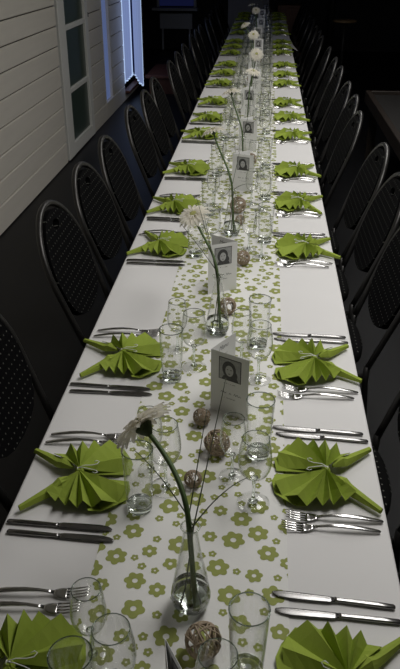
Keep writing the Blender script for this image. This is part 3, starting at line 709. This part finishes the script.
PET = [petals(5, 0.049, 0.008), petals(6, 0.05, 0.002), petals(8, 0.049, 0.004)]
def bez(p0, p1, p2, p3, n=16):
    return [p0 * (1 - t) ** 3 + p1 * 3 * t * (1 - t) ** 2 + p2 * 3 * t * t * (1 - t) + p3 * t ** 3 for t in [k / n for k in range(n + 1)]]
def bouquet(i, x, y, head, normal, blades, word, petal=0, size=1.0):
    t = thing('flower_vase', f'{word} clear bottle vase with water on the runner', 'vase', (x, y, TZ + 0.0002), 0, 'clear bottle vases')
    obj('vase_body', vase_m, t); obj('thick_base', vbase_m, t); obj('water', water_m, t); obj('rim', vrim_m, t)
    B = Vector((x, y, TZ)); head = Vector(head); n = Vector(normal).normalized()
    mouth = B + Vector((0, 0, 0.18)); dirh = Vector((head.x - x, head.y - y, 0)); hl = dirh.length or 1e-3; dirh /= hl
    g = thing('gerbera', f'cream gerbera in the {word} vase', 'flower', (head.x, head.y, head.z), 0, 'cream gerberas in vases')
    low = B - dirh * 0.015 + Vector((0, 0, 0.02)); m2 = mouth + dirh * 0.004
    end = head - n * 0.015
    pts = [low + (m2 - low) * (k / 6) for k in range(6)] + bez(m2, m2 + (m2 - low).normalized() * 0.07, end - n * 0.07, end)
    obj('stem', MB().tube([p - head for p in pts], [0.0038 * size] * 6 + [(0.0038 - 0.0004 * k / 16) * size for k in range(17)], 8).mesh('stem', 'stem', True), g)
    q = Vector((0, 0, 1)).rotation_difference(n)
    for nm, me in (('petals', PET[petal]), ('flower_disc', disc_m), ('calyx', calyx_m)):
        o = obj(nm, me, g); o.rotation_mode = 'QUATERNION'; o.rotation_quaternion = q; o.scale = (size,) * 3
    for k, (tip, bend) in enumerate(blades):
        tip = Vector(tip); a = k * 2.1 + 0.6; off = Vector((math.cos(a), math.sin(a), 0))
        lo = B - off * 0.014 + Vector((0, 0, 0.02)); m = mouth + off * 0.006
        d = (tip - m); mid = m + d * 0.5 + Vector((0, 0, bend * d.length))
        P = [lo + (m - lo) * (q_ / 4) for q_ in range(4)] + bez(m, m + (mid - m) * 0.6, mid + (tip - mid) * 0.4, tip, 12)
        b = obj('grass_blade', MB().tube([p - B for p in P], [0.0013] * 4 + [0.0013 - 0.0007 * q_ / 12 for q_ in range(13)], 5).mesh('grass_blade', 'blade', True), None, B)
        tag(b, f'{["longest", "second", "third", "last"][k]} thin dark grass blade standing in the {word} vase', 'grass blade', 'grass blades in vases')
bouquet(0, 0.010, 0.838, at(143, 426, 1.035), (-0.68, 0.48, 0.55), [(at_y(226, 378, 1.02), 0.0), (at_y(207, 409, 0.97), 0.0), (at_y(247, 478, 0.90), 0.28), (at_y(134, 450, 0.92), 0.2)], 'nearest', 2, 1.22)
bouquet(1, -0.008, 1.815, at(194, 216, 1.06), (-0.25, -0.35, 0.9), [(at_y(181, 224, 1.9), 0.05), (at_y(204, 215, 1.9), 0.05), (at_y(196, 195, 1.95), 0.0)], 'second', 1)
bouquet(2, -0.005, 2.62, at(213, 131, 1.11), (-0.3, 0.2, 0.9), [(at_y(262, 190, 2.75), 0.3), (at_y(240, 150, 2.8), 0.0), (at_y(222, 150, 2.75), 0.0)], 'third', 0)
bouquet(3, 0.005, 3.45, at(231, 92, 1.11), (-0.2, 0.2, 0.9), [(at_y(252, 95, 3.6), 0.0), (at_y(262, 118, 3.55), 0.3)], 'fourth', 0)
for j, (px, py, vy, nn) in enumerate(((253, 72, 4.22, (0.2, -0.1, 0.9)), (256.5, 54.6, 4.95, (0.05, -0.8, 0.6)), (253.5, 35, 6.0, (-0.05, -0.7, 0.7)), (245, 25, 6.85, (-0.4, -0.2, 0.85)), (256, 10.6, 8.3, (0, -0.7, 0.7)), (251.6, 5, 9.15, (-0.2, 0, 0.9)))):
    h = at(px, py, 1.1)
    bouquet(4 + j, h.x * 0.3, vy, h, nn, [(at_y(px + 5, py - 4, vy + 0.1), 0.0)] if j < 2 else [], ORD[4 + j], j % 3)

# ------------------------------------------------------------------ dim furniture in the background
t = thing('side_table', 'dark wooden table with raised pale edge in the shadow at right', 'table', (1.75, 5.5, 0))
xe = 1.0 - 1.75
obj('tabletop', bevel_box(xe + 0.04, 0.75, -1.9, 1.15, 0.53, 0.57, 0.004, 'wood_black', 'tabletop'), t)
for a in ((xe, xe + 0.045, -1.94, 1.19, 0.5, 0.60), (xe + 0.045, 0.75, 1.15, 1.19, 0.5, 0.60), (xe + 0.045, 0.75, -1.94, -1.9, 0.5, 0.60)):
    obj('edge_rail', bevel_box(*a, 0.004, 'wood_dark', 'edge_rail'), t)
for x in (xe + 0.08, 0.68):
    for yy in (-1.85, 1.1): obj('leg', MB().box(x - 0.035, x + 0.035, yy - 0.035, yy + 0.035, 0, 0.53).mesh('leg', 'wood_dark'), t)
p = at(345, 20, 0.74)
t = thing('round_table', 'small round pale brown table far back at right', 'table', (p.x, p.y, 0))
obj('tabletop', soft(MB().lathe([(0, 0.71), (0.17, 0.71), (0.18, 0.72), (0.18, 0.735), (0.17, 0.742), (0, 0.742)], 28).mesh('tabletop', 'wood_pale', True, True)), t)
obj('pedestal', MB().lathe([(0, 0.03), (0.03, 0.03), (0.025, 0.71), (0, 0.71)], 12).mesh('pedestal', 'black', True, True), t)
obj('base', MB().lathe([(0, 0), (0.14, 0), (0.14, 0.015), (0.03, 0.04), (0, 0.04)], 20).mesh('base', 'black', True, True), t)
struct('trim_1', MB().tube([(1.16, 13.0, 0), (1.16, 13.0, 2.6)], 0.05, 12).mesh('trim_1', 'black', True), None, 'dark round post in the background at right')
t = thing('low_cabinet', 'low red-brown wooden cabinet beside the far end of the table', 'cabinet', (0.55, 13.6, 0))
obj('body', bevel_box(-0.28, 0.16, -0.2, 0.2, 0.0, 0.82, 0.006, 'wood_red', 'body'), t)
obj('door', bevel_box(-0.26, 0.14, -0.215, -0.2, 0.05, 0.78, 0.004, 'wood_red', 'door'), t)
t = thing('bench', 'low red-brown wooden bench on the floor by the daylit window', 'bench', (-1.15, 10.1, 0))
obj('seat_board', bevel_box(-0.3, 0.3, -0.5, 0.5, 0.20, 0.24, 0.005, 'wood_red', 'seat_board'), t)
for yy in (-0.42, 0.42): obj('leg', MB().box(-0.26, 0.26, yy - 0.02, yy + 0.02, 0, 0.20).mesh('leg', 'wood_red'), t)
